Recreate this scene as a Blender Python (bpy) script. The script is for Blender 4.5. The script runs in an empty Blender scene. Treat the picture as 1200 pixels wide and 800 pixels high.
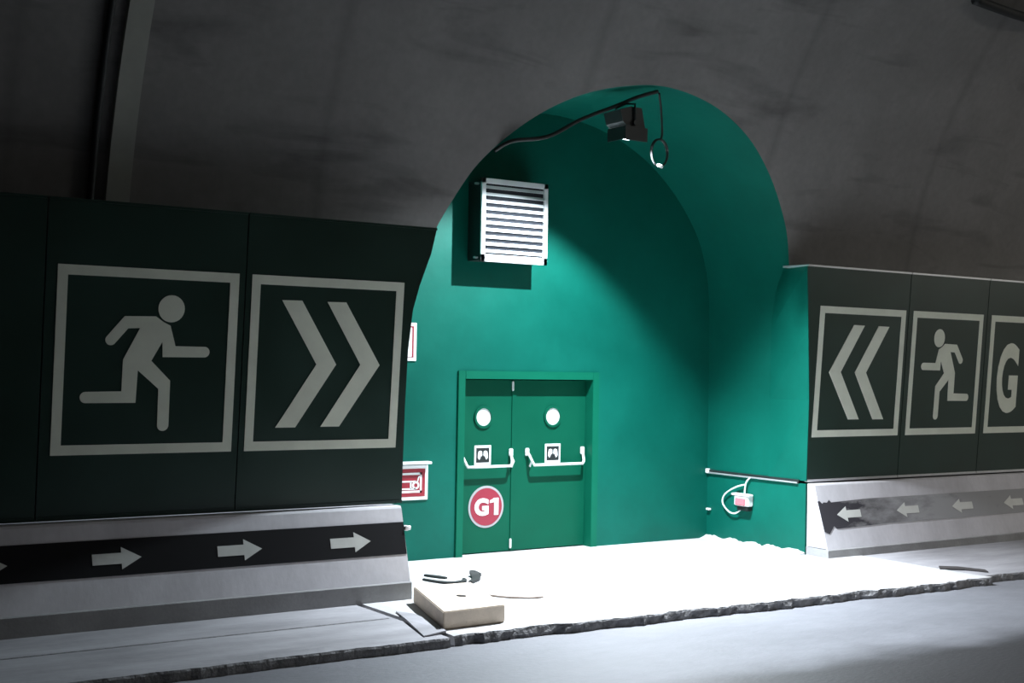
import bpy, bmesh, math, random
from mathutils import Vector, Matrix
from mathutils.bvhtree import BVHTree
random.seed(4)
S = bpy.context.scene
C = S.collection
ZO = 2.42            # camera stands 2.42 m above the road

# ------------------------------------------------------------------ camera
cd = bpy.data.cameras.new('camera'); cam = bpy.data.objects.new('camera', cd); C.objects.link(cam)
cd.sensor_width = 36.0; cd.lens = 1550/1200*36; cd.clip_start = .05; cd.clip_end = 200
def cam_axes():
    X = Vector((2300, 65, 1550)).normalized()
    r = math.radians(1.0)
    k = -(X[0]*math.sin(r) - X[1]*math.cos(r))/X[2]
    Z = Vector((math.sin(r), -math.cos(r), k)).normalized()
    Y = Z.cross(X)*-1
    if Y[2] < 0: Y = -Y
    return X, Y, Z
AX, AY, AZ = cam_axes()
right = Vector((AX[0], AY[0], AZ[0])); down = Vector((AX[1], AY[1], AZ[1])); fwd = Vector((AX[2], AY[2], AZ[2]))
m = Matrix.Identity(4)
for i in range(3):
    m[i][0] = right[i]; m[i][1] = -down[i]; m[i][2] = -fwd[i]
m[2][3] = ZO
cam.matrix_world = m
S.camera = cam

# ------------------------------------------------------------------ light and exposure
S.view_settings.view_transform = 'Standard'; S.view_settings.look = 'None'
S.view_settings.gamma = 1; S.view_settings.use_curve_mapping = False
S.view_settings.exposure = 0.0
w = bpy.data.worlds.new('world'); S.world = w; w.use_nodes = True
w.node_tree.nodes['Background'].inputs[0].default_value = (.85, .92, 1, 1)
w.node_tree.nodes['Background'].inputs[1].default_value = 0.0
LAMP = Vector((9.49, 11.72, 2.62+ZO))
FLOOD_W = 1450; CORE_W = 4500
UNSEEN_LAMPS = [((17.5, 4.0), 190), ((31.0, 0.5), 1600), ((-1.0, 0.2), 14)]  # near right lamp inferred from the lit barrier; far and left ones added to brighten

# ------------------------------------------------------------------ helpers
def tag(o, label=None, cat=None, group=None, kind=None):
    if label: o['label'] = label
    if cat: o['category'] = cat
    if group: o['group'] = group
    if kind: o['kind'] = kind
    return o
def empty(name, loc, label, cat, group=None):
    o = bpy.data.objects.new(name, None); C.objects.link(o); o.location = loc; o.empty_display_size = .1
    return tag(o, label, cat, group)
def build(name, bm, mat, parent=None, smooth=False):
    bmesh.ops.recalc_face_normals(bm, faces=bm.faces)
    me = bpy.data.meshes.new(name); bm.to_mesh(me); bm.free()
    if mat: me.materials.append(mat)
    if smooth:
        for p in me.polygons: p.use_smooth = True
    o = bpy.data.objects.new(name, me); C.objects.link(o)
    if parent is not None:
        o.parent = parent
        o.matrix_parent_inverse = Matrix.Translation(-Vector(parent.location)) if parent.type == 'EMPTY' else Matrix.Identity(4)
    return o
def box(bm, x0, x1, y0, y1, z0, z1, bev=0):
    r = bmesh.ops.create_cube(bm, size=1)
    for v in r['verts']:
        v.co = Vector(((x0+x1)/2+v.co.x*(x1-x0), (y0+y1)/2+v.co.y*(y1-y0), (z0+z1)/2+v.co.z*(z1-z0)))
    if bev:
        es = list({e for v in r['verts'] for e in v.link_edges})
        bmesh.ops.bevel(bm, geom=es, offset=bev, segments=2, affect='EDGES')
def prism(bm, pts, f0, f1):
    """pts: list of 2-D points; f0/f1 map a 2-D point to the back / front 3-D point."""
    a = [bm.verts.new(f0(*p)) for p in pts]; b = [bm.verts.new(f1(*p)) for p in pts]
    n = len(pts)
    bm.faces.new(a[::-1]); bm.faces.new(b)
    for i in range(n):
        j = (i+1) % n
        bm.faces.new((a[i], a[j], b[j], b[i]))
def tube(bm, pts, r, seg=10, closed=False):
    pts = [Vector(p) for p in pts]; n = len(pts); rings = []
    prev = None
    for i, p in enumerate(pts):
        if closed: t = pts[(i+1) % n]-pts[i-1]
        else: t = pts[min(i+1, n-1)]-pts[max(i-1, 0)]
        t.normalize()
        if prev is None:
            u = t.orthogonal().normalized()
        else:
            u = (prev-t*prev.dot(t)).normalized()
        prev = u; v = t.cross(u)
        rr = r[i] if isinstance(r, (list, tuple)) else r
        rings.append([bm.verts.new(p+u*math.cos(a)*rr+v*math.sin(a)*rr) for a in [2*math.pi*k/seg for k in range(seg)]])
    for i in range(n if closed else n-1):
        A, B = rings[i], rings[(i+1) % n]
        for k in range(seg): bm.faces.new((A[k], A[(k+1) % seg], B[(k+1) % seg], B[k]))
    if not closed: bm.faces.new(rings[0][::-1]); bm.faces.new(rings[-1])
def smooth_path(pts, n=8):
    pts = [Vector(p) for p in pts]; out = []
    P = [pts[0]]+pts+[pts[-1]]
    for i in range(1, len(P)-2):
        a, b, c, d = P[i-1], P[i], P[i+1], P[i+2]
        for k in range(n):
            t = k/n
            out.append(.5*((2*b)+(c-a)*t+(2*a-5*b+4*c-d)*t*t+(3*b-a-3*c+d)*t**3))
    out.append(pts[-1]); return out
def arc(cx, cy, rx, ry=None, n=32, a0=0, a1=2*math.pi, end=False):
    ry = rx if ry is None else ry
    return [(cx+rx*math.cos(a0+(a1-a0)*i/(n-1 if end else n)), cy+ry*math.sin(a0+(a1-a0)*i/(n-1 if end else n))) for i in range(n)]

# ------------------------------------------------------------------ materials
def mat(name, col, rough=.6, metal=0, noise=0, scale=3, col2=None, bump=0, bscale=40, spec=.5, fine=0, emit=None, stretch=(1, 1, 1)):
    M = bpy.data.materials.new(name); M.use_nodes = True; nt = M.node_tree; N = nt.nodes; L = nt.links
    b = N['Principled BSDF']; b.inputs['Roughness'].default_value = rough; b.inputs['Metallic'].default_value = metal
    b.inputs['Specular IOR Level'].default_value = spec
    b.inputs['Base Color'].default_value = (*col, 1)
    tc = N.new('ShaderNodeNewGeometry')
    mp = N.new('ShaderNodeMapping'); mp.inputs['Scale'].default_value = stretch; L.new(tc.outputs['Position'], mp.inputs[0])
    if noise:
        n1 = N.new('ShaderNodeTexNoise'); n1.inputs['Scale'].default_value = scale; n1.inputs['Detail'].default_value = 6; n1.inputs['Roughness'].default_value = .6
        L.new(mp.outputs[0], n1.inputs['Vector'])
        r = N.new('ShaderNodeValToRGB'); L.new(n1.outputs['Fac'], r.inputs[0])
        c2 = col2 or tuple(c*(1-noise) for c in col)
        r.color_ramp.elements[0].position = .32; r.color_ramp.elements[0].color = (*c2, 1)
        r.color_ramp.elements[1].position = .68; r.color_ramp.elements[1].color = (*col, 1)
        out = r.outputs[0]
        if fine:
            n2 = N.new('ShaderNodeTexNoise'); n2.inputs['Scale'].default_value = scale*14; n2.inputs['Detail'].default_value = 3
            L.new(mp.outputs[0], n2.inputs['Vector'])
            mr = N.new('ShaderNodeMapRange'); mr.inputs['To Min'].default_value = 1-fine; mr.inputs['To Max'].default_value = 1+fine; L.new(n2.outputs['Fac'], mr.inputs[0])
            mx = N.new('ShaderNodeVectorMath'); mx.operation = 'SCALE'; L.new(out, mx.inputs[0]); L.new(mr.outputs[0], mx.inputs['Scale'])
            out = mx.outputs[0]
        L.new(out, b.inputs['Base Color'])
        mr2 = N.new('ShaderNodeMapRange'); mr2.inputs['To Min'].default_value = max(0, rough-.12); mr2.inputs['To Max'].default_value = min(1, rough+.12)
        L.new(n1.outputs['Fac'], mr2.inputs[0]); L.new(mr2.outputs[0], b.inputs['Roughness'])
    if bump:
        n3 = N.new('ShaderNodeTexNoise'); n3.inputs['Scale'].default_value = bscale; n3.inputs['Detail'].default_value = 5
        L.new(mp.outputs[0], n3.inputs['Vector'])
        bp = N.new('ShaderNodeBump'); bp.inputs['Strength'].default_value = bump; bp.inputs['Distance'].default_value = .02
        L.new(n3.outputs['Fac'], bp.inputs['Height']); L.new(bp.outputs[0], b.inputs['Normal'])
    if emit:
        b.inputs['Emission Color'].default_value = (*emit[0], 1); b.inputs['Emission Strength'].default_value = emit[1]
    return M
def wall_concrete():
    """tunnel lining: mottled grey concrete with dark seep streaks and soft formwork seams"""
    M = mat('tunnel_lining', (.235, .228, .222), .85, noise=.25, scale=.9, bump=.12, bscale=9, fine=.12, spec=.25, col2=(.185, .18, .173))
    nt = M.node_tree; N = nt.nodes; L = nt.links; b = N['Principled BSDF']
    src = b.inputs['Base Color'].links[0].from_socket
    g = N.new('ShaderNodeNewGeometry')
    mp = N.new('ShaderNodeMapping'); mp.inputs['Scale'].default_value = (.35, .35, 1.6); L.new(g.outputs['Position'], mp.inputs[0])
    n = N.new('ShaderNodeTexNoise'); n.inputs['Scale'].default_value = 1.7; n.inputs['Detail'].default_value = 7; n.inputs['Distortion'].default_value = .6
    L.new(mp.outputs[0], n.inputs['Vector'])
    r = N.new('ShaderNodeValToRGB'); r.color_ramp.elements[0].position = .27; r.color_ramp.elements[0].color = (.62, .62, .62, 1)
    r.color_ramp.elements[1].position = .45; r.color_ramp.elements[1].color = (1, 1, 1, 1); L.new(n.outputs['Fac'], r.inputs[0])
    mx = N.new('ShaderNodeVectorMath'); mx.operation = 'MULTIPLY'; L.new(src, mx.inputs[0]); L.new(r.outputs[0], mx.inputs[1])
    # formwork seams every 2.9 m along the tunnel
    sp = N.new('ShaderNodeSeparateXYZ'); L.new(g.outputs['Position'], sp.inputs[0])
    ad = N.new('ShaderNodeMath'); ad.operation = 'MULTIPLY_ADD'; ad.inputs[1].default_value = 1/2.9; ad.inputs[2].default_value = .08; L.new(sp.outputs['X'], ad.inputs[0])
    fr = N.new('ShaderNodeMath'); fr.operation = 'PINGPONG'; fr.inputs[1].default_value = .5; L.new(ad.outputs[0], fr.inputs[0])
    r2 = N.new('ShaderNodeValToRGB'); r2.color_ramp.elements[0].position = 0; r2.color_ramp.elements[0].color = (.84, .84, .84, 1)
    r2.color_ramp.elements[1].position = .035; r2.color_ramp.elements[1].color = (1, 1, 1, 1); L.new(fr.outputs[0], r2.inputs[0])
    m2 = N.new('ShaderNodeVectorMath'); m2.operation = 'MULTIPLY'; L.new(mx.outputs[0], m2.inputs[0]); L.new(r2.outputs[0], m2.inputs[1])
    L.new(m2.outputs[0], b.inputs['Base Color'])
    return M
def worn_stripe():
    """black paint band, worn down to the concrete except at its left end"""
    M = mat('worn_black_band', (.02, .02, .024), .8, spec=.25)
    nt = M.node_tree; N = nt.nodes; L = nt.links; b = N['Principled BSDF']
    g = N.new('ShaderNodeNewGeometry'); sp = N.new('ShaderNodeSeparateXYZ'); L.new(g.outputs['Position'], sp.inputs[0])
    mr = N.new('ShaderNodeMapRange'); mr.inputs['From Min'].default_value = 12.1; mr.inputs['From Max'].default_value = 14.4
    mr.inputs['To Min'].default_value = -.28; mr.inputs['To Max'].default_value = .40; L.new(sp.outputs['X'], mr.inputs[0])
    mp = N.new('ShaderNodeMapping'); mp.inputs['Scale'].default_value = (1, 1, 2.6); L.new(g.outputs['Position'], mp.inputs[0])
    n = N.new('ShaderNodeTexNoise'); n.inputs['Scale'].default_value = 2.6; n.inputs['Detail'].default_value = 8; n.inputs['Roughness'].default_value = .62; L.new(mp.outputs[0], n.inputs['Vector'])
    a = N.new('ShaderNodeMath'); a.operation = 'ADD'; L.new(mr.outputs[0], a.inputs[0]); L.new(n.outputs['Fac'], a.inputs[1])
    r = N.new('ShaderNodeValToRGB'); L.new(a.outputs[0], r.inputs[0])
    r.color_ramp.elements[0].position = .38; r.color_ramp.elements[0].color = (.04, .038, .045, 1)
    e = r.color_ramp.elements.new(.48); e.color = (.15, .145, .15, 1)
    r.color_ramp.elements[-1].position = .85; r.color_ramp.elements[-1].color = (.36, .36, .37, 1)
    L.new(r.outputs[0], b.inputs['Base Color'])
    return M
def road_surface():
    """pale concrete gutter by the kerb, dark asphalt lane beyond it"""
    M = mat('road_surface', (.185, .19, .21), .62, noise=.25, scale=.8, bump=.2, bscale=30, fine=.12, stretch=(.5, 1, 1))
    nt = M.node_tree; N = nt.nodes; L = nt.links; b = N['Principled BSDF']
    src = b.inputs['Base Color'].links[0].from_socket
    g = N.new('ShaderNodeNewGeometry'); sp = N.new('ShaderNodeSeparateXYZ'); L.new(g.outputs['Position'], sp.inputs[0])
    mp = N.new('ShaderNodeMapping'); mp.inputs['Scale'].default_value = (.5, 1, 1); L.new(g.outputs['Position'], mp.inputs[0])
    n = N.new('ShaderNodeTexNoise'); n.inputs['Scale'].default_value = 1.3; n.inputs['Detail'].default_value = 7; L.new(mp.outputs[0], n.inputs['Vector'])
    a = N.new('ShaderNodeMath'); a.operation = 'MULTIPLY_ADD'; a.inputs[1].default_value = .9; L.new(n.outputs['Fac'], a.inputs[0]); L.new(sp.outputs['Y'], a.inputs[2])
    mr = N.new('ShaderNodeMapRange'); mr.interpolation_type = 'SMOOTHSTEP'; mr.inputs['From Min'].default_value = 7.65; mr.inputs['From Max'].default_value = 8.3; L.new(a.outputs[0], mr.inputs[0])
    mx = N.new('ShaderNodeMix'); mx.data_type = 'RGBA'; L.new(mr.outputs[0], mx.inputs[0]); mx.inputs[6].default_value = (.016, .016, .018, 1); L.new(src, mx.inputs[7])
    L.new(mx.outputs[2], b.inputs['Base Color'])
    return M

M_lin = wall_concrete()
M_paint = mat('green_wall_paint', (.001, .122, .088), .5, noise=.22, scale=1.1, bump=.15, bscale=5, spec=.2, fine=.04)
M_frame = mat('green_frame_paint', (.002, .125, .072), .5, noise=.12, scale=2, spec=.15)
M_leaf = mat('green_door_paint', (.001, .090, .050), .5, noise=.14, scale=1.5, spec=.15)
M_panel = mat('dark_green_panel', (.016, .044, .034), .32, noise=.3, scale=.8, spec=.5, col2=(.010, .028, .020))
M_pale = mat('pale_sign_film', (.80, .84, .72), .5, noise=.10, scale=4, spec=.3)
M_barr = mat('barrier_concrete', (.67, .655, .69), .75, noise=.22, scale=1.6, bump=.07, bscale=22, fine=.08, stretch=(1, 1, .5))
M_toe = mat('barrier_toe_concrete', (.36, .36, .365), .8, noise=.25, scale=2.5, bump=.25, bscale=25, fine=.08)
M_black = mat('black_band_paint', (.010, .010, .012), .8, noise=.4, scale=3, spec=.2)
M_worn = worn_stripe()
M_arrow = mat('arrow_film', (.62, .63, .60), .5, noise=.1, scale=8)
M_apron = mat('pale_concrete_apron', (.56, .56, .565), .8, noise=.16, scale=2.2, bump=.35, bscale=14, fine=.06)
M_walk = mat('grey_walkway_concrete', (.42, .415, .44), .8, noise=.4, scale=1.6, bump=.3, bscale=14, fine=.08, stretch=(.4, 1.4, 1))
M_kerb = mat('rough_kerb_concrete', (.30, .30, .31), .9, noise=.5, scale=9, bump=.9, bscale=26, fine=.1)
M_road = road_surface()
M_white = mat('white_metal', (.86, .87, .88), .35, noise=.05, scale=6)
M_alu = mat('brushed_metal', (.72, .74, .75), .35, metal=.6, noise=.08, scale=8)
M_dark = mat('dark_metal', (.018, .024, .024), .5, noise=.2, scale=5)
M_void = mat('grille_gap_shade', (.01, .013, .02), .8)
M_rub = mat('black_cable', (.012, .014, .014), .6)
M_red = mat('red_sign_paint', (.33, .02, .035), .45, noise=.08, scale=9)
M_disc = mat('red_disc_paint', (.30, .022, .045), .45, noise=.08, scale=9)
M_silver = mat('silver_rim', (.36, .36, .37), .5)
M_wt = mat('white_sign_paint', (.86, .87, .87), .4)
M_block = mat('beige_block', (.80, .68, .56), .85, noise=.15, scale=5, bump=.3, bscale=40, fine=.06)
M_edge = mat('block_crumb', (.05, .045, .045), .9)
M_mortar = mat('mortar', (.68, .69, .69), .9, noise=.2, scale=12, bump=.6, bscale=30)
M_glass = mat('frosted_porthole_glass', (.80, .84, .83), .25, spec=.6)
M_pink = mat('pink_plastic', (.62, .20, .24), .5)
M_strip = mat('pale_wall_band', (.36, .37, .33), .8, noise=.2, scale=2)
M_stick = mat('brown_wood_stick', (.30, .24, .20), .8, noise=.2, scale=20)
M_bulb = mat('flood_lens', (.9, .95, 1), .3, emit=((.80, .92, 1), 6))

# ------------------------------------------------------------------ tunnel lining with the arched opening
YM, RT, ZC = 11.866, 6.667, .077
def ty(z): return YM-RT+math.sqrt(max(RT*RT-(max(z, ZC)-ZC)**2, 0))
def T(x, z, off=0):      # point on the lining; off = towards the road
    y0 = YM-RT; y = ty(z); d = Vector((0, y-y0, max(z, ZC)-ZC)).normalized()
    return Vector((x, y, z+ZO))-d*off
arch_raw = [(12.15, -2.42), (12.15, .60), (12.12, 1.0), (12.05, 1.36), (11.91, 1.72), (11.64, 2.1), (11.32, 2.42), (10.94, 2.69), (10.48, 2.90), (10.0, 3.025), (9.49, 3.075),
            (9.04, 3.03), (8.52, 2.90), (8.07, 2.69), (7.68, 2.41), (7.34, 2.07), (7.12, 1.72), (6.92, 1.32), (6.75, .85), (6.62, .35), (6.52, -.3), (6.45, -1.2), (6.45, -2.45)]
mid = smooth_path([(x, 0, z) for x, z in arch_raw[1:-1]], 5)
arch = [arch_raw[0]]+[(p.x, p.z) for p in mid]+[arch_raw[-1]]
arch = [(max(6.45, min(x, 12.15)), z) for x, z in arch]
def warp(bm):
    return bm
bm = bmesh.new()
X0, X1, ZT = -12.0, 45.0, 5.2
zb = -2.45
def colstrip(bm, xa, za, xb, zb_, n=72, ztop=ZT):
    prev = None
    for k in range(n+1):
        t = k/n
        a = bm.verts.new(T(xa, za+(ztop-za)*t)); b = bm.verts.new(T(xb, zb_+(ztop-zb_)*t))
        if prev: bm.faces.new((prev[0], prev[1], b, a))
        prev = (a, b)
xs = [X0+(6.45-X0)*i/12 for i in range(13)]
for a, b in zip(xs, xs[1:]): colstrip(bm, a, zb, b, zb)
xs = [12.15+(X1-12.15)*i/16 for i in range(17)]
for a, b in zip(xs, xs[1:]): colstrip(bm, a, zb, b, zb)
for (xa, za), (xb, zb2) in zip(arch, arch[1:]):
    if xa-xb > 1e-4: colstrip(bm, xb, zb2, xa, za)
# rest of the vault: crown and the far side down to the road
def ang(z): return math.asin((z-ZC)/RT)
a0 = ang(ZT); a1 = math.pi+.38; nn = 40
for i in range(12):
    xa = X0+(X1-X0)*i/12; xb = X0+(X1-X0)*(i+1)/12
    prev = None
    for k in range(nn+1):
        t = a0+(a1-a0)*k/nn
        p = [bm.verts.new(Vector((x, YM-RT+RT*math.cos(t), ZC+RT*math.sin(t)+ZO))) for x in (xa, xb)]
        if prev: bm.faces.new((prev[0], prev[1], p[1], p[0]))
        prev = p
bmesh.ops.remove_doubles(bm, verts=bm.verts, dist=1e-4)
o = build('wall_front', bm, M_lin, smooth=True); tag(o, kind='structure')

# niche lining: right wall, vault, left wall, back wall with a door opening
YB = 13.28
DX0, DX1, DZ = 8.27, 10.19, -.19
def lining(name, pts):
    bm = bmesh.new(); prev = None
    for x, z in pts:
        yf = ty(z)
        p = [bm.verts.new((x, yf+(YB+.05-yf)*k/6, z+ZO)) for k in range(7)]
        if prev:
            for k in range(6): bm.faces.new((prev[k], prev[k+1], p[k+1], p[k]))
        prev = p
    tag(build(name, bm, M_paint, smooth=True), kind='structure')
iR = max(i for i, p in enumerate(arch) if p[0] > 12.0); iL = min(i for i, p in enumerate(arch) if p[0] < 6.8)
lining('wall_right', arch[:iR+1]); lining('ceiling', arch[iR:iL+1]); lining('wall_left', arch[iL:])
bm = bmesh.new()
def arch_z(x):
    best = -2.42
    for (xa, za), (xb, zb2) in zip(arch, arch[1:]):
        if xb <= x <= xa and xa-xb > 1e-6: best = zb2+(za-zb2)*(x-xb)/(xa-xb)
    return best
cols = sorted(set([round(p[0], 4) for p in arch]+[DX0, DX1]))
for xa, xb in zip(cols, cols[1:]):
    if xb-xa < 1e-4: continue
    door = xa >= DX0-1e-3 and xb <= DX1+1e-3
    z0 = DZ if door else -2.42
    za = arch_z(xa+1e-5); zb2 = arch_z(xb-1e-5)
    vs = [bm.verts.new((x, YB, z+ZO)) for x, z in ((xa, z0), (xb, z0), (xb, zb2), (xa, za))]
    bm.faces.new(vs)
tag(build('wall_back', bm, M_paint), kind='structure')

# ------------------------------------------------------------------ ground
bm = bmesh.new(); box(bm, X0, X1, -2.2, 13.6, -.25, .035)
tag(build('floor', bm, M_road), kind='structure')
def slab(name, m_top, outline_front, x0, x1, yb, z, rough=.012, zlow=-.01, label=None):
    """walkway slab with an irregular front edge; outline_front = y of the kerb edge"""
    bm = bmesh.new(); n = int((x1-x0)/.07)
    ys = [0, .012, .05, .2, .5, 1.0, 1.6, 2.4, 3.2]
    rows = []
    for i in range(n+1):
        x = x0+(x1-x0)*i/n
        j = random.uniform(-rough, rough)*1.2+rough*math.sin(x*3.1)+rough*.7*math.sin(x*7.7+1)
        yf = outline_front(x)+j
        row = [bm.verts.new((x, yf-.01+random.uniform(-rough, rough)*.5, zlow)), bm.verts.new((x, yf-.008+random.uniform(-rough, rough), z*.55))]
        for d in ys:
            y = yf+d
            if y > yb: y = yb
            zz = z-(.018 if d == 0 else 0)+random.uniform(-1, 1)*rough*(.35 if d < .1 else .08)
            row.append(bm.verts.new((x, y, zz)))
        row.append(bm.verts.new((x, yb, z))); row.append(bm.verts.new((x, yb, zlow)))
        rows.append(row)
    for a, b in zip(rows, rows[1:]):
        for k in range(len(a)-1): bm.faces.new((a[k], b[k], b[k+1], a[k+1]))
    bm.faces.new(rows[0]); bm.faces.new(rows[-1][::-1])
    bmesh.ops.remove_doubles(bm, verts=bm.verts, dist=1e-5)
    o = build(name, bm, m_top); o.data.materials.append(M_kerb)
    for p in o.data.polygons:
        c = p.center
        if p.normal.y < -.5 and c.z < z-.002: p.material_index = 1
    return tag(o, kind='structure')
slab('floor_apron', M_apron, lambda x: 9.50-(x-5.8)*.036, 5.86, 12.75, 13.6, .12, .016)
slab('floor_walkway', M_walk, lambda x: 9.46, X0, 5.80, 11.9, .115, .006)
slab('floor_walkway', M_walk, lambda x: 9.38-(x-12.8)*.05, 12.79, X1, 11.9, .115, .008)

bm = bmesh.new(); box(bm, X0, 5.75, 10.42, 10.45, .10, .1185)
tag(build('trim_2', bm, M_kerb), kind='structure')

# ------------------------------------------------------------------ pale band and dark groove up the tunnel wall
bm = bmesh.new()
def strip_on_wall(bm, x_of, w, off, z0, z1, n=30):
    prev = None
    for k in range(n+1):
        z = z0+(z1-z0)*k/n; x = x_of(z)
        p = [bm.verts.new(T(x, z, -.02)), bm.verts.new(T(x, z, off)), bm.verts.new(T(x+w, z, off)), bm.verts.new(T(x+w, z, -.02))]
        if prev:
            for i in range(3): bm.faces.new((prev[i], prev[i+1], p[i+1], p[i]))
        prev = p
strip_on_wall(bm, lambda z: 3.52, .21, .06, -1.0, 5.1)
o = build('cable_cover', bm, M_strip); tag(o, 'pale grey flat cover strip running up the dark tunnel wall above the running figure sign', 'cable cover')
bm = bmesh.new(); tube(bm, [T(3.40-.02*z/3, z, .035) for z in [-1+.3*i for i in range(21)]], .035, 8)  # dark groove beside the strip, built as a raised tube
tag(build('wall_dark_line', bm, M_rub, smooth=True), 'dark groove up the tunnel wall, built as a raised line left of the pale cover strip', 'cable')
bm = bmesh.new(); tube(bm, smooth_path([T(13.5, 4.52, .05), T(14.2, 4.50, .10), T(15.0, 4.47, .05), T(16.2, 4.35, .05), T(18, 4.3, .05)], 6), .06, 8)
tag(build('wall_dark_line', bm, M_rub, smooth=True), 'black cable high on the tunnel wall in the top right corner', 'cable')

# ------------------------------------------------------------------ cladding panels with emergency signs
LEAN = .074
def P(x, z, off=0): return Vector((x, 11.5-LEAN*(z+1.4)-off, z+ZO))
PT, PB = 1.30, -1.395
runner = [(0.361, 0.741), (0.532, 0.745), (0.576, 0.715), (0.615, 0.697), (0.648, 0.586), (0.813, 0.586), (0.817, 0.527), (0.579, 0.525), (0.574, 0.608), (0.517, 0.504), (0.627, 0.397), (0.629, 0.154), (0.565, 0.155), (0.563, 0.352), (0.445, 0.452), (0.44, 0.276), (0.172, 0.275), (0.169, 0.335), (0.361, 0.338), (0.362, 0.508), (0.447, 0.679), (0.383, 0.676), (0.315, 0.595), (0.269, 0.63)]
rcaps = [(0.617, 0.789, .074), (0.815, 0.5565, .0295), (0.597, 0.154, .032), (0.1705, 0.305, .030), (0.292, 0.6125, .029)]
chev = [[(0.192, 0.863), (0.319, 0.865), (0.562, 0.499), (0.315, 0.131), (0.188, 0.131), (0.432, 0.498)],
        [(0.484, 0.864), (0.608, 0.866), (0.857, 0.499), (0.603, 0.133), (0.479, 0.133), (0.725, 0.5)]]
def text_mesh(txt, size, offset=0.0, ext=.5):
    cu = bpy.data.curves.new('lettering', 'FONT'); cu.body = txt; cu.size = size; cu.offset = offset
    cu.align_x = 'CENTER'; cu.align_y = 'CENTER'; cu.extrude = ext; cu.resolution_u = 5
    ob = bpy.data.objects.new('lettering', cu); C.objects.link(ob)
    bpy.context.view_layer.update()
    me = bpy.data.meshes.new_from_object(ob.evaluated_get(bpy.context.evaluated_depsgraph_get()))
    bpy.data.objects.remove(ob); bpy.data.curves.remove(cu)
    return me
def text_on(txt, fn, name, material, parent, w, h, offset=.03):
    """lettering scaled to w x h round 0,0; fn(u, v, depth) maps to 3-D, depth 0..1"""
    me = text_mesh(txt, 1.0, offset)
    xs_ = [v.co.x for v in me.vertices]; ys_ = [v.co.y for v in me.vertices]
    cx, cy = (min(xs_)+max(xs_))/2, (min(ys_)+max(ys_))/2
    sx, sy = w/(max(xs_)-min(xs_)), h/(max(ys_)-min(ys_))
    bm = bmesh.new(); bm.from_mesh(me); bpy.data.meshes.remove(me)
    for v in bm.verts: v.co = fn((v.co.x-cx)*sx, (v.co.y-cy)*sy, 1.0 if v.co.z > 0 else 0.0)
    return build(name, bm, material, parent)
ONE = [(-.5, .22), (-.5, .36), (-.25, .42), (-.02, .5), (.5, .5), (.5, -.5), (.0, -.5), (.0, .26)]
def panel(x0, x1, label, kind=None, sx=None, slantL=None, slantR=None, mirror=False, top=PT, cap=False, group=None):
    e = empty('wall_panel', ((x0+x1)/2, 11.5, PB+ZO), label, 'wall panel', group)
    g = .006
    left = [(x0+g, PB), (x0+g, top)] if not slantL else [(a, b) for a, b in slantL]
    rgt = [(x1-g, top), (x1-g, PB)] if not slantR else [(a, b) for a, b in slantR]
    bm = bmesh.new(); prism(bm, left+rgt, lambda x, z: P(x, z, -.05), lambda x, z: P(x, z, 0))
    build('sheet', bm, M_panel, e)
    xl, xr = left[-1][0], rgt[0][0]
    bm = bmesh.new(); prism(bm, [(xl, top), (xl, top+.022), (xr, top+.022), (xr, top)], lambda x, z: P(x, z, -.42 if cap else -.05), lambda x, z: P(x, z, .012))
    build('top_flashing', bm, M_alu if cap else M_panel, e)
    xl, xr = left[0][0], rgt[-1][0]
    bm = bmesh.new(); prism(bm, [(xl, PB-.012), (xl, PB+.018), (xr, PB+.018), (xr, PB-.012)], lambda x, z: P(x, z, -.04), lambda x, z: P(x, z, .008))
    build('bottom_trim', bm, M_alu if cap else M_panel, e)
    if kind:
        a, b = sx; z0, z1 = -.855, .765
        U = (lambda u, v: (b+(a-b)*u, z0+(z1-z0)*v)) if mirror else (lambda u, v: (a+(b-a)*u, z0+(z1-z0)*v))
        def add(bm, poly, d=.006): prism(bm, [U(*q) for q in poly], lambda x, z: P(x, z, -.001), lambda x, z: P(x, z, d))
        bm = bmesh.new(); t = .053
        add(bm, [(0, 0), (0, 1), (t, 1-t), (t, t)]); add(bm, [(0, 1), (1, 1), (1-t, 1-t), (t, 1-t)])
        add(bm, [(1, 1), (1, 0), (1-t, t), (1-t, 1-t)]); add(bm, [(1, 0), (0, 0), (t, t), (1-t, t)])
        build('sign_border', bm, M_pale, e)
        if kind == 'run':
            bm = bmesh.new(); add(bm, runner)
            for cx, cy, r in rcaps: add(bm, arc(cx, cy, r, n=28), .0062)
            build('running_figure', bm, M_pale, e)
        elif kind == 'chev':
            for c in chev:
                bm = bmesh.new(); add(bm, c); build('chevron', bm, M_pale, e)
        else:
            bm = bmesh.new(); add(bm, [(.69+.20*u, .47+.60*v) for u, v in ONE]); build('lettering', bm, M_pale, e)
            for ch, cu, wd in (('G', .285, .30),):
                f = lambda u, v, d, cu=cu: P(a+(b-a)*(cu+u), z0+(z1-z0)*(.47+v), -.001+.007*d)
                text_on(ch, f, 'lettering', M_pale, e, wd, .60, .035)
    return e
L1 = 'dark green wall panel left of the arch with a pale %s'
panel(-7.3, -3.9, 'blank dark green wall panel outside the left frame edge, farthest from the arch', group='blank left panels')
panel(-3.9, -.5, 'blank dark green wall panel outside the left frame edge', group='blank left panels')
panel(-.5, 2.93, 'blank dark green wall panel at the left edge, beside the running figure sign')
panel(2.93, 4.71, L1 % 'running figure in a square border', 'run', (3.03, 4.645))
panel(4.71, 6.5, 'dark green wall panel touching the left of the arch, with two pale chevrons pointing right', 'chev', (4.77, 6.355),
      slantR=[(6.69, PT), (6.64, 1.06), (6.53, .74), (6.47, .5), (6.44, .1), (6.44, -.5), (6.46, PB)])
TR = 1.235
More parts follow.
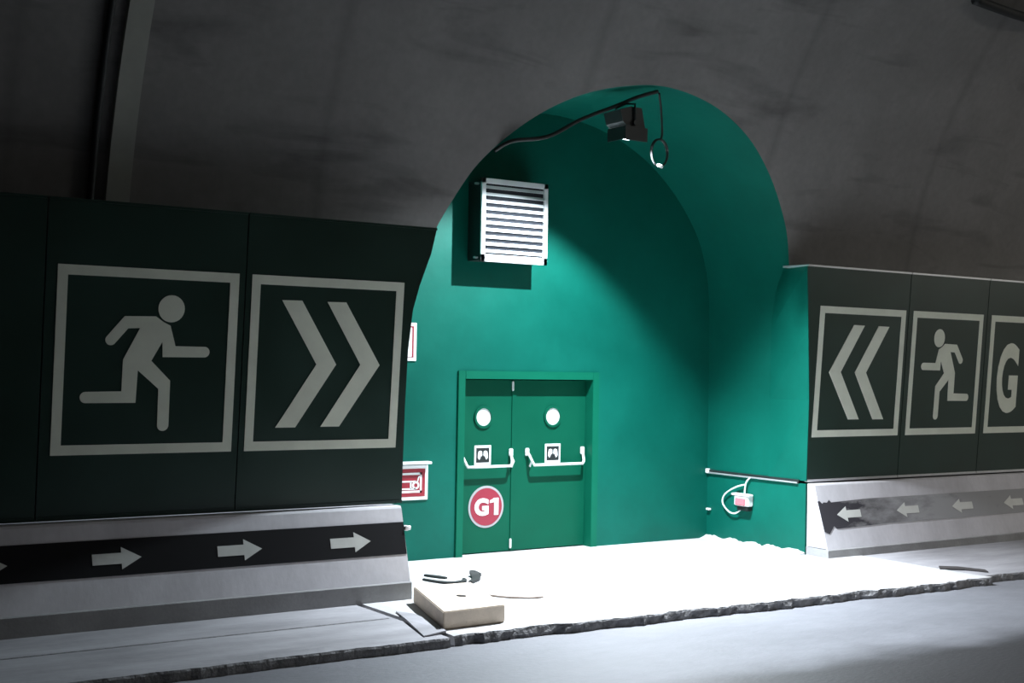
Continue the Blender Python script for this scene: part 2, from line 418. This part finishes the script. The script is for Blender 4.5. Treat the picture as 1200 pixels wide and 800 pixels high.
e = panel(12.0, 13.84, 'dark green wall panel touching the right of the arch, with two pale chevrons pointing left', 'chev', (12.195, 13.78), mirror=True,
          slantL=[(12.17, PB), (12.12, -.4), (12.02, .5), (11.93, TR)], top=TR, cap=True)
# green end return closing the panel against the niche wall
bm = bmesh.new()
zs = [PB, -.4, .5, TR]; xf = [12.165, 12.115, 12.015, 11.925]
prev = None
for z, x in zip(zs, xf):
    f = P(x, z, .004); f2 = P(x-.012, z, .004)
    yb = ty(z)+.25
    b = Vector((12.146, yb, z+ZO)); b2 = Vector((12.13, yb, z+ZO))
    q = [bm.verts.new(v) for v in (f, b, b2, f2)]
    if prev:
        for i in range(4): bm.faces.new((prev[i], prev[(i+1) % 4], q[(i+1) % 4], q[i]))
    else: bm.faces.new(q[::-1])
    prev = q
bm.faces.new(prev)
build('end_return', bm, M_paint, e)
panel(13.84, 15.46, 'dark green wall panel right of the arch with a pale figure running left', 'run', (13.93, 15.37), mirror=True, top=TR, cap=True)
panel(15.46, 17.25, 'dark green wall panel at the right edge with pale G1 lettering', 'g1', (15.55, 17.1), top=TR, cap=True)
panel(17.25, 20.5, 'blank dark green wall panel outside the right frame edge', top=TR, cap=True, group='blank right panels')
panel(20.5, 24, 'blank dark green wall panel outside the right frame edge, farthest from the arch', top=TR, cap=True, group='blank right panels')

# ------------------------------------------------------------------ concrete barriers
BY0, BZ0, BY1, BZ1 = 11.38, -1.425, 11.17, -2.15
def By(z): return BY0+(BY1-BY0)*(z-BZ0)/(BZ1-BZ0)
def Bp(x, z, off=0): return Vector((x, By(z)-off*.96, z+ZO+off*.27))
def barrier(x0, x1, label, side):
    e = empty('barrier', ((x0+x1)/2, 11.3, .12), label, 'barrier')
    zt = -2.13 if side == 'L' else -2.20
    BK = 11.60 if side == 'L' else 11.495
    prof = [(BK, BZ0), (BY0+.015, BZ0), (BY0, BZ0-.02), (By(zt), zt)]
    bm = bmesh.new()
    pts = prof+[(BK, zt)]
    n = 2
    bw = bmesh.new()
    prism(bm, pts, lambda y, z: Vector((x0, y, z+ZO)), lambda y, z: Vector((x1, y, z+ZO)))
    bw.free()
    bmesh.ops.bevel(bm, geom=[ed for ed in bm.edges if abs(ed.verts[0].co.x-ed.verts[1].co.x) < 1e-4 and ed.verts[0].co.y < 11.5 and ed.verts[1].co.y < 11.5], offset=.012, segments=2, affect='EDGES')
    build('body', bm, M_barr, e)
    bm = bmesh.new()
    yt = By(zt)-.02
    prism(bm, [(BK, zt), (yt+.01, zt), (yt, zt-.01), (yt-.006, -2.31), (BK, -2.31)], lambda y, z: Vector((x0+.002, y, z+ZO)), lambda y, z: Vector((x1-.002, y, z+ZO)))
    build('toe', bm, M_toe, e)
    a, b = ((x0+.005, x1) if side == 'L' else (x0+.005, x1))
    zz = (-1.875, -1.575) if side == 'L' else (-1.95, -1.62)
    bm = bmesh.new()
    if side == 'L': poly = [(a, zz[0]), (a, zz[1]), (b-.01, zz[1]), (b-.012, zz[0])]
    else: poly = [(a+.02, -1.99), (a, -1.63), (a+.03, -1.625), (a+.07, -1.66), (a+.10, -1.645), (a+.16, -1.65), (a+.2, -1.62), (a+.23, -1.65), (a+.9, -1.63), (b, -1.62), (b, -1.93), (a+1.2, -1.945), (a+.6, -1.96), (a+.25, -1.965), (a+.2, -1.93), (a+.1, -2.02)]
    prism(bm, poly, lambda x, z: Bp(x, z, -.002), lambda x, z: Bp(x, z, .003))
    st = build('painted_band', bm, M_black if side == 'L' else M_worn, e)
    if side == 'L': cs = [(6.01-1.115*i+.0, -1.735) for i in range(9)]; d = 1
    else: cs = [(12.46+1.10*i, -1.80) for i in range(9)]; d = -1
    for cx, cz in cs:       # arrow tip at cx
        ar = [(0, 0), (-.175*1, .092), (-.175, .045), (-.425, .045), (-.425, -.045), (-.175, -.045), (-.175, -.092)]
        bm = bmesh.new()
        prism(bm, [(cx+d*u, cz+v) for u, v in ar], lambda x, z: Bp(x, z, .001), lambda x, z: Bp(x, z, .006))
        build('arrow', bm, M_arrow, st)
    return e
barrier(X0+.5, 6.40, 'concrete barrier left of the arch with a solid black band and white arrows pointing right', 'L')
barrier(12.165, X1-1, 'concrete barrier right of the arch with a worn black band and white arrows pointing left', 'R')

# ------------------------------------------------------------------ double door
d = bpy.data.objects.new('door_1', None); C.objects.link(d); d.location = ((DX0+DX1)/2, YB, .12)
tag(d, 'green double door with two portholes and a round G1 plate', None, None, 'structure')
ZF = .12
bm = bmesh.new()
fw = .085
for x0, x1, z0, z1 in ((DX0-fw, DX0+.012, ZF-.01, DZ+ZO+fw), (DX1-.012, DX1+fw, ZF-.01, DZ+ZO+fw), (DX0+.012, DX1-.012, DZ+ZO-.012, DZ+ZO+fw)):
    box(bm, x0, x1, YB-.025, YB+.20, z0, z1, .004)
build('door_frame', bm, M_frame, d)
RY = YB+.12           # face of the leaves
seam = 9.06
def leaf(x0, x1, astr):
    bm = bmesh.new(); box(bm, x0+.004, x1-.004, RY, RY+.05, ZF+.012, DZ+ZO-.02, .004)
    l = build('door_leaf', bm, M_leaf, d)
    if astr:
        bm = bmesh.new(); box(bm, x0-.02, x0+.045, RY-.012, RY-.001, ZF+.014, DZ+ZO-.022, .003); build('astragal', bm, M_leaf, l)
    return l
LL = leaf(DX0+.013, seam, False); LR = leaf(seam, DX1-.013, True)
def Dp(cx, cz, y=RY): return lambda u, v, dd: Vector((cx+u, y-dd, cz+v))
def disc(bm, cx, cz, rx, rz, y0, y1, n=40): prism(bm, arc(cx, cz, rx, rz, n), lambda x, z: Vector((x, y0, z)), lambda x, z: Vector((x, y1, z)))
def ring(bm, cx, cz, ri, ro, y0, y1, n=40):
    V = [[bm.verts.new((cx+r*math.cos(2*math.pi*i/n), y, cz+r*math.sin(2*math.pi*i/n))) for i in range(n)] for r, y in ((ri, y0), (ri, y1), (ro, y1), (ro, y0))]
    for k in range(4):
        A, B = V[k], V[(k+1) % 4]
        for i in range(n): bm.faces.new((A[i], A[(i+1) % n], B[(i+1) % n], B[i]))
for l, cx in ((LL, 8.63), (LR, 9.655)):
    cz = -.66+ZO
    bm = bmesh.new(); disc(bm, cx, cz, .108, .108, RY+.001, RY-.006); pg = build('porthole', bm, M_glass, l, True)
    for p in pg.data.polygons: p.use_smooth = False
    bm = bmesh.new(); ring(bm, cx, cz, .106, .135, RY+.001, RY-.02); build('porthole_ring', bm, M_leaf, pg)
    # sticker: two hands on a bar
    sx0, sx1, sz0, sz1 = cx-.118, cx+.118, -1.235+ZO, -1.0+ZO
    if l is LR: sx0 += .012; sx1 += .012
    bm = bmesh.new(); box(bm, sx0, sx1, RY-.003, RY+.001, sz0, sz1); sk = build('push_bar_sticker', bm, M_wt, l)
    bm = bmesh.new(); box(bm, sx0+.025, sx1-.025, RY-.005, RY-.003, sz0+.03, sz1-.03); build('dark_field', bm, M_dark, sk)
    bm = bmesh.new(); mx = (sx0+sx1)/2; mz = (sz0+sz1)/2
    for s in (-1, 1):
        poly = [(.012, .045), (.035, .055), (.062, .045), (.07, .01), (.072, -.03), (.05, -.055), (.035, -.03), (.03, .0), (.02, -.015), (.008, .0)]
        q = [(mx+s*u, mz+v) for u, v in poly]
        prism(bm, q, lambda x, z: Vector((x, RY-.005, z)), lambda x, z: Vector((x, RY-.008, z)))
    build('hand_symbol', bm, M_wt, sk)
def panic(l, xa, xb, latch):
    z = -1.25+ZO; yb = RY-.095
    bm = bmesh.new(); tube(bm, [(xa+.05, yb, z), (xb-.05, yb, z)], .017, 12)
    pb = build('panic_bar', bm, M_wt, l, True)
    for x in (xa, xb):
        s = 1 if x == xa else -1
        bm = bmesh.new(); tube(bm, smooth_path([(x, RY-.01, z+.165), (x+s*.012, RY-.045, z+.12), (x+s*.035, yb, z+.03), (x+s*.06, yb, z)], 4), .017, 10)
        build('lever_arm', bm, M_wt, pb, True)
        bm = bmesh.new(); box(bm, x-.028, x+.028, RY-.03, RY+.001, z+.11, z+.205, .008); build('bracket', bm, M_wt, pb)
    x = latch
    bm = bmesh.new(); tube(bm, [(x, RY-.03, z+.13), (x+.03, RY-.05, z+.05), (x+.0, RY-.045, z-.02)], .013, 8); build('latch_lever', bm, M_wt, pb, True)
panic(LL, 8.31, 9.03, 9.02); panic(LR, 9.27, 10.12, 9.29)
for z in (-.285, -2.2):
    bm = bmesh.new(); box(bm, seam-.028, seam-.002, RY-.028, RY+.001, z+ZO-.06, z+ZO+.06, .008); build('flush_bolt', bm, M_wt, LL)
cz = -1.74+ZO; cx = 8.69
bm = bmesh.new(); disc(bm, cx, cz, .253, .253, RY+.001, RY-.006, 48); pl = build('round_plate', bm, M_silver, LL)
bm = bmesh.new(); disc(bm, cx, cz, .225, .225, RY-.006, RY-.009, 48); build('red_disc', bm, M_disc, pl)
text_on('G', lambda u, v, dd: Vector((cx-.068+u, RY-.009-.004*dd, cz+.0+v)), 'lettering', M_wt, pl, .20, .21, .05)
bm = bmesh.new(); prism(bm, [(cx+.112+.125*u, cz+.205*v) for u, v in ONE], lambda x, z: Vector((x, RY-.009, z)), lambda x, z: Vector((x, RY-.013, z)))
build('lettering', bm, M_wt, pl)

# ------------------------------------------------------------------ ventilation grille box
vx0, vx1, vz0, vz1 = 8.27, 9.215, 1.175+ZO, 2.15+ZO; vy = YB-.33
v = empty('ventilation_grille', ((vx0+vx1)/2, YB, vz0), 'white louvred ventilation grille on a dark box high on the green back wall', 'ventilation grille')
bm = bmesh.new()
box(bm, vx0+.02, vx1-.02, vy+.03, YB-.002, vz0+.02, vz1-.02)
# hollow it from the front
bm.faces.ensure_lookup_table()
ff = [f_ for f_ in bm.faces if f_.normal.y < -.9]
build('duct_box', bm, M_dark, v)
bm = bmesh.new()
fb = .075
for a in ((vx0, vx0+fb*.75, vz0, vz1), (vx1-fb*.75, vx1, vz0, vz1), (vx0, vx1, vz0, vz0+fb*1.15), (vx0, vx1, vz1-fb*.8, vz1)):
    box(bm, a[0], a[1], vy, vy+.03, a[2], a[3], .003)
build('grille_frame', bm, M_white, v)
bm = bmesh.new(); box(bm, vx0+.05, vx1-.05, vy+.026, vy+.0299, vz0+.05, vz1-.05); build('dark_gap_sheet', bm, M_void, v)  # near-black sheet puts the shade between the slats into colour
ns = 10; h0 = vz0+.086; h1 = vz1-.06; st = (h1-h0)/ns
for i in range(ns):
    z = h0+st*(i+.5)
    bm = bmesh.new()
    pts = [(vy+.001, z-.021), (vy+.001, z-.014), (vy+.022, z+.018), (vy+.0255, z+.018), (vy+.0255, z+.010), (vy+.006, z-.021)]
    prism(bm, pts, lambda y, zz: Vector((vx0+.05, y, zz)), lambda y, zz: Vector((vx1-.05, y, zz)))
    build('slat', bm, M_white, v)
for z in (vz0+.05, vz1-.06):
    bm = bmesh.new(); box(bm, vx0-.03, vx0+.021, vy+.09, vy+.13, z-.012, z+.012, .004); build('fixing_lug', bm, M_alu, v)

# ------------------------------------------------------------------ flood lamp, its cable and the hanging coil
lx, ly, lz = 9.18, 11.44, 2.66+ZO
fl = empty('flood_lamp', (lx, ly, lz), 'dark flood lamp hanging under the crown of the green arch', 'lamp')
hood = [(-.20, .12), (-.06, .17), (.10, .17), (.17, -.13), (.10, -.13), (-.06, -.09), (-.16, .0)]
bm = bmesh.new(); prism(bm, hood, lambda x, z: Vector((lx+x, ly-.15, lz+z)), lambda x, z: Vector((lx+x, ly+.15, lz+z)))
box(bm, lx-.12, lx+.17, ly-.17, ly-.15, lz-.20, lz-.05); box(bm, lx-.14, lx-.12, ly-.17, ly+.15, lz-.19, lz-.05)
build('housing', bm, M_dark, fl)
bm = bmesh.new(); box(bm, lx-.04, lx+.14, ly-.12, ly+.12, lz-.145, lz-.132)
build('lens', bm, M_bulb, fl)
bm = bmesh.new(); tube(bm, [(lx, ly-.165, lz), (lx-.01, ly-.165, lz+.2), (lx-.01, ly, lz+.23), (lx-.01, ly+.165, lz+.2), (lx, ly+.165, lz)], .012, 8)
build('bracket', bm, M_dark, fl, True)
for sy in (-1, 1):
    bm = bmesh.new(); disc(bm, lx, lz, .03, .03, ly+sy*.15, ly+sy*.18, 16); build('pivot_knob', bm, M_dark, fl)
bm = bmesh.new(); tube(bm, smooth_path([(7.52, 11.55, 2.21+ZO), (7.66, 11.42, 2.31+ZO), (8.09, 11.4, 2.40+ZO), (8.52, 11.4, 2.63+ZO), (8.98, 11.38, 2.83+ZO), (9.20, 11.27, 2.94+ZO), (9.46, 11.24, 3.03+ZO)], 8), .022, 8)
tag(build('lamp_cable', bm, M_rub, smooth=True), 'black cable strung across under the crown of the green arch', 'cable')
KX, KY, KZ = 9.655, 11.4, 2.385+ZO
cc = empty('cable_coil', (KX, KY, KZ), 'coil of black cable hanging below the arch crown, right of the lamp', 'cable coil')
bm = bmesh.new(); tube(bm, smooth_path([(9.50, 11.26, 3.02+ZO), (9.60, 11.34, 2.85+ZO), (KX+.015, KY, 2.62+ZO), (KX, KY, KZ+.16)], 6), .012, 8); build('drop_cable', bm, M_rub, cc, True)
bm = bmesh.new()
pts = []
for i in range(96):
    a = 2*math.pi*i/32; r = 1+.05*math.sin(i*.21)
    pts.append((KX+.12*r*math.cos(a+math.pi/2), KY+.012*math.sin(i*.13)+.012*(i/32), KZ+.155*r*math.sin(a+math.pi/2)))
tube(bm, pts, .009, 6); build('loop', bm, M_rub, cc, True)
bm = bmesh.new(); tube(bm, [(KX-.065, KY-.02, KZ-.135), (KX-.05, KY-.04, KZ-.150), (KX-.015, KY-.04, KZ-.158), (KX, KY-.03, KZ-.15)], [.012, .02, .02, .012], 8); build('plug', bm, M_wt, cc, True)

# ------------------------------------------------------------------ fire signs on the back wall, partly behind the left panel
def fire_sign(x0, x1, z0, z1, label, kind):
    e = empty('fire_sign', ((x0+x1)/2, YB, z0), label, 'sign')
    bm = bmesh.new(); box(bm, x0, x1, YB-.018, YB-.001, z0, z1, .003); build('plate', bm, M_wt, e)
    bm = bmesh.new(); box(bm, x0+.04, x1-.04, YB-.021, YB-.018, z0+.04, z1-.04); build('red_field', bm, M_red, e)
    def bordr(i, t):
        bm = bmesh.new()
        for a in ((x0+i, x1-i, z0+i, z0+i+t), (x0+i, x1-i, z1-i-t, z1-i), (x0+i, x0+i+t, z0+i, z1-i), (x1-i-t, x1-i, z0+i, z1-i)):
            box(bm, a[0], a[1], YB-.024, YB-.021, a[2], a[3])
        build('white_line', bm, M_wt, e)
    if kind == 'hose':
        bordr(.085, .025)
        zc_ = (z0+z1)/2
        hx = x1-.165
        bm = bmesh.new(); ring(bm, hx, zc_-.03, .025, .047, YB-.021, YB-.025, 24)
        tube(bm, [(hx+.02, YB-.023, zc_+.01), (hx+.035, YB-.023, zc_+.06), (hx+.055, YB-.023, zc_+.075)], .009, 6)
        for z in (zc_-.07, zc_+.015): box(bm, x0+.14, hx-.0, YB-.025, YB-.021, z-.009, z+.009)
        box(bm, hx-.075, hx-.055, YB-.025, YB-.021, zc_-.07, zc_+.015)
        build('hose_symbol', bm, M_wt, e)
    else:
        bm = bmesh.new(); box(bm, x0+.1, x1-.065, YB-.025, YB-.021, z0+.045, z1-.055, .006); build('white_panel', bm, M_wt, e)
    return e
fire_sign(7.10, 7.795, -1.60+ZO, -1.20+ZO, 'red and white fire hose sign on the green wall, half hidden by the left barrier', 'hose')
bm = bmesh.new(); box(bm, 7.2, 7.80, YB-.10, YB-.001, -1.185+ZO, -1.155+ZO, .004)
tag(build('sign_shelf', bm, M_wt), 'narrow white ledge on the green wall directly above the fire hose sign', 'ledge')
fire_sign(7.15, 7.61, 0.0+ZO, .44+ZO, 'white sign with thin red border, peeking out behind the left chevron panel', 'ext')
bm = bmesh.new(); box(bm, 6.400, 6.44, 11.30, 11.36, -1.66+ZO, -1.61+ZO, .008); tube(bm, [(6.40, 11.33, -1.635+ZO), (6.465, 11.33, -1.635+ZO)], .022, 10)
tag(build('barrier_hook', bm, M_wt), 'small white hook on the end face of the left barrier', 'hook')

# ------------------------------------------------------------------ rail, socket box and clips on the right niche wall
XR = 12.15
r = empty('wall_rail', (XR, 12.4, -1.42+ZO), 'pale thin conduit rail along the right niche wall above the socket box', 'rail')
bm = bmesh.new(); box(bm, XR-.035, XR-.001, 11.62, YB-.01, -1.435+ZO, -1.415+ZO, .004); build('conduit', bm, M_alu, r)
bm = bmesh.new(); box(bm, XR-.022, XR-.001, 11.6, YB-.01, -1.41+ZO, -1.385+ZO); build('dark_gasket', bm, M_dark, r)
for y, z in ((YB-.03, -1.40), ):
    bm = bmesh.new(); box(bm, XR-.05, XR-.001, y-.03, y+.02, z+ZO-.03, z+ZO+.03, .006); build('clip', bm, M_wt, r)
bm = bmesh.new(); box(bm, XR-.05, XR-.001, YB-.09, YB-.03, -1.925+ZO, -1.895+ZO, .006)
tag(build('wall_clip', bm, M_wt), 'small white clip low in the corner where back and right green walls meet', 'clip')
j = empty('socket_box', (XR, 12.5, -1.75+ZO), 'small white and pink socket box with looped cable on the right niche wall', 'socket')
bm = bmesh.new(); box(bm, XR-.10, XR-.001, 12.40, 12.66, -1.80+ZO, -1.66+ZO, .012); build('housing', bm, M_wt, j)
bm = bmesh.new(); box(bm, XR-.115, XR-.02, 12.38, 12.70, -1.67+ZO, -1.64+ZO, .008); build('lid', bm, M_wt, j)
bm = bmesh.new(); box(bm, XR-.125, XR-.10, 12.44, 12.62, -1.79+ZO, -1.70+ZO, .008); build('flap', bm, M_pink, j)
bm = bmesh.new(); box(bm, XR-.085, XR-.001, 12.42, 12.62, -1.86+ZO, -1.802+ZO, .008); build('lower_shadow', bm, M_dark, j)  # dark block stands in for the shadow under the socket box
bm = bmesh.new(); tube(bm, smooth_path([(XR-.03, 12.44, -1.43+ZO), (XR-.04, 12.50, -1.50+ZO), (XR-.045, 12.52, -1.65+ZO)], 5), .011, 8); build('feed_cable', bm, M_wt, j, True)
bm = bmesh.new(); tube(bm, smooth_path([(XR-.04, 12.50, -1.52+ZO), (XR-.05, 12.68, -1.57+ZO), (XR-.05, 12.88, -1.68+ZO), (XR-.05, 12.92, -1.80+ZO), (XR-.05, 12.80, -1.90+ZO), (XR-.05, 12.68, -1.91+ZO), (XR-.05, 12.56, -1.84+ZO)], 6), .011, 8); build('loop_cable', bm, M_wt, j, True)

bm = bmesh.new(); box(bm, XR-.002, XR+.3, 11.50, 11.95, .11, -1.43+ZO)
tag(build('wall_right', bm, M_paint), kind='structure')

# mortar smeared along the foot of the right niche wall
bm = bmesh.new(); n = 46; rows = []
for i in range(n+1):
    y = 11.5+(YB-11.5)*i/n
    h = .012+.03*abs(math.sin(i*.33))+random.uniform(0, .02); wd = .07+.05*abs(math.sin(i*.37+1))+random.uniform(0, .04)
    rows.append([bm.verts.new(q) for q in ((XR-.001, y, .119), (XR-.002, y, .12+h), (XR-wd*.35, y, .12+h*.6), (XR-wd*.75, y, .12+h*.2), (XR-wd*1.1, y, .119))])
for a, b in zip(rows, rows[1:]):
    for k in range(4): bm.faces.new((a[k], a[k+1], b[k+1], b[k]))
bm.faces.new(rows[0]); bm.faces.new(rows[-1][::-1])
tag(build('trim_1', bm, M_mortar), kind='structure')

# ------------------------------------------------------------------ loose things on the floor
bm = bmesh.new()
foot = [(5.90, 9.735), (6.555, 9.765), (6.93, 10.93), (6.31, 10.97)]
prism(bm, foot, lambda x, y: Vector((x, y, .122)), lambda x, y: Vector((x, y, .275)))
bmesh.ops.bevel(bm, geom=bm.edges[:], offset=.008, segments=2, affect='EDGES')
kb = build('slab_block', bm, M_block); tag(kb, 'thick beige rectangular block lying on the bright concrete at the kerb', 'block')
bm = bmesh.new(); prism(bm, [(6.40, 10.34), (6.42, 10.29), (6.46, 10.27), (6.48, 10.30), (6.46, 10.34), (6.43, 10.36)], lambda x, y: Vector((x, y, .276)), lambda x, y: Vector((x, y, .284)))
tag(build('wood_chip', bm, M_edge), 'tiny dark chip lying on top of the beige block', 'chip')
def strap(pts, w, name, label, cat, m, h=.02):
    bm = bmesh.new(); P_ = smooth_path([(a, b, c) for a, b, c in pts], 6); prev = None
    n = len(P_)
    for i, p in enumerate(P_):
        t = (P_[min(i+1, n-1)]-P_[max(i-1, 0)]); t.z = 0; t.normalize(); s = Vector((-t.y, t.x, 0))*w*(.4+.6*math.sin(math.pi*(i+.5)/n))
        q = [bm.verts.new(p-s), bm.verts.new(p+s), bm.verts.new(p+s+Vector((0, 0, h))), bm.verts.new(p-s+Vector((0, 0, h)))]
        if prev:
            for k in range(4): bm.faces.new((prev[k], prev[(k+1) % 4], q[(k+1) % 4], q[k]))
        else: bm.faces.new(q)
        prev = q
    bm.faces.new(prev[::-1])
    return tag(build(name, bm, m), label, cat)
strap([(7.05, 12.05, .121), (7.10, 11.85, .121), (7.20, 11.72, .121), (7.36, 11.75, .121), (7.44, 11.88, .121)], .035, 'rubber_strap', 'dark curved rubber strap on the floor behind the beige block, left of two scraps', 'strap', M_rub)
strap([(7.20, 12.28, .121), (7.26, 12.12, .121), (7.30, 12.00, .121)], .035, 'rubber_strap', 'dark straight rubber strap crossing the curved one behind the beige block', 'strap', M_rub)
strap([(7.36, 11.62, .121), (7.52, 11.76, .121), (7.62, 11.92, .121), (7.66, 12.04, .15), (7.72, 11.98, .121)], .045, 'torn_sheet', 'small dark crumpled scrap on the floor, right of the straps behind the block', 'scrap', M_rub, .03)
bm = bmesh.new(); tube(bm, smooth_path([(7.14, 10.95, .130), (7.22, 10.78, .130), (7.40, 10.62, .130), (7.56, 10.60, .130)], 5), .010, 8)
tag(build('wooden_stick', bm, M_stick, smooth=True), 'thin pale brown stick on the floor right of the beige block', 'stick')
# broken plate edge sticking up in front of the block, at the joint of walkway and apron
bm = bmesh.new()
prism(bm, [(5.62, 9.58), (5.86, 9.62), (5.97, 10.0), (6.02, 10.45), (5.93, 10.62), (5.80, 10.2)], lambda x, y: Vector((x, y, .121)), lambda x, y: Vector((x, y, .138+.012*math.sin(x*9+y*5))))
tag(build('concrete_flake', bm, M_walk), 'flat broken concrete flake at the kerb joint, left of the beige block', 'flake')
# dark patch drawn for the notch at the right end of the apron kerb
bm = bmesh.new()
prism(bm, [(12.70, 9.92), (12.86, 10.06), (13.02, 9.92), (13.12, 9.62), (13.02, 9.50), (12.92, 9.74)], lambda x, y: Vector((x, y, .118)), lambda x, y: Vector((x, y, .132)))
tag(build('notch_patch', bm, M_edge), 'flat dark patch standing in for the notch at the right end of the bright kerb', 'patch')

# ------------------------------------------------------------------ lights
ld = bpy.data.lights.new('flood_light', 'SPOT'); ld.energy = FLOOD_W; ld.color = (.78, .91, 1.0)
ld.spot_size = math.radians(119); ld.spot_blend = .34; ld.shadow_soft_size = .03
lo = bpy.data.objects.new('flood_light', ld); C.objects.link(lo); lo.location = Vector((9.20, 11.42, 2.503+ZO))
aim = Vector((-.22, 0.19, -.96))
lo.rotation_euler = aim.to_track_quat('-Z', 'Y').to_euler()
l2 = bpy.data.lights.new('flood_light_core', 'SPOT'); l2.energy = CORE_W; l2.color = (.88, .93, 1.0)
l2.spot_size = math.radians(128); l2.spot_blend = 1; l2.shadow_soft_size = .03
o2 = bpy.data.objects.new('flood_light_core', l2); C.objects.link(o2); o2.location = Vector((9.23, 11.42, 2.503+ZO))
o2.rotation_euler = Vector((.12, -.38, -.915)).to_track_quat('-Z', 'Y').to_euler()
for i, ((x, y), en) in enumerate(UNSEEN_LAMPS):
    zt = ZC+math.sqrt(RT*RT-(y-(YM-RT))**2)+ZO-.12
    t = empty('unseen_lamp', (x, y, zt), 'unseen ceiling lamp outside the frame, placed to brighten the lining and panels', 'lamp', 'unseen lamps')
    bm = bmesh.new(); box(bm, x-.7, x+.7, y-.12, y+.12, zt, zt+.12, .01); build('housing', bm, M_alu, t)
    al = bpy.data.lights.new('unseen_light', 'AREA'); al.shape = 'RECTANGLE'; al.size = 1.3; al.size_y = .2; al.energy = en; al.color = (1, .97, .90)
    ao = bpy.data.objects.new('unseen_light', al); C.objects.link(ao); ao.location = (x, y, zt-.02)
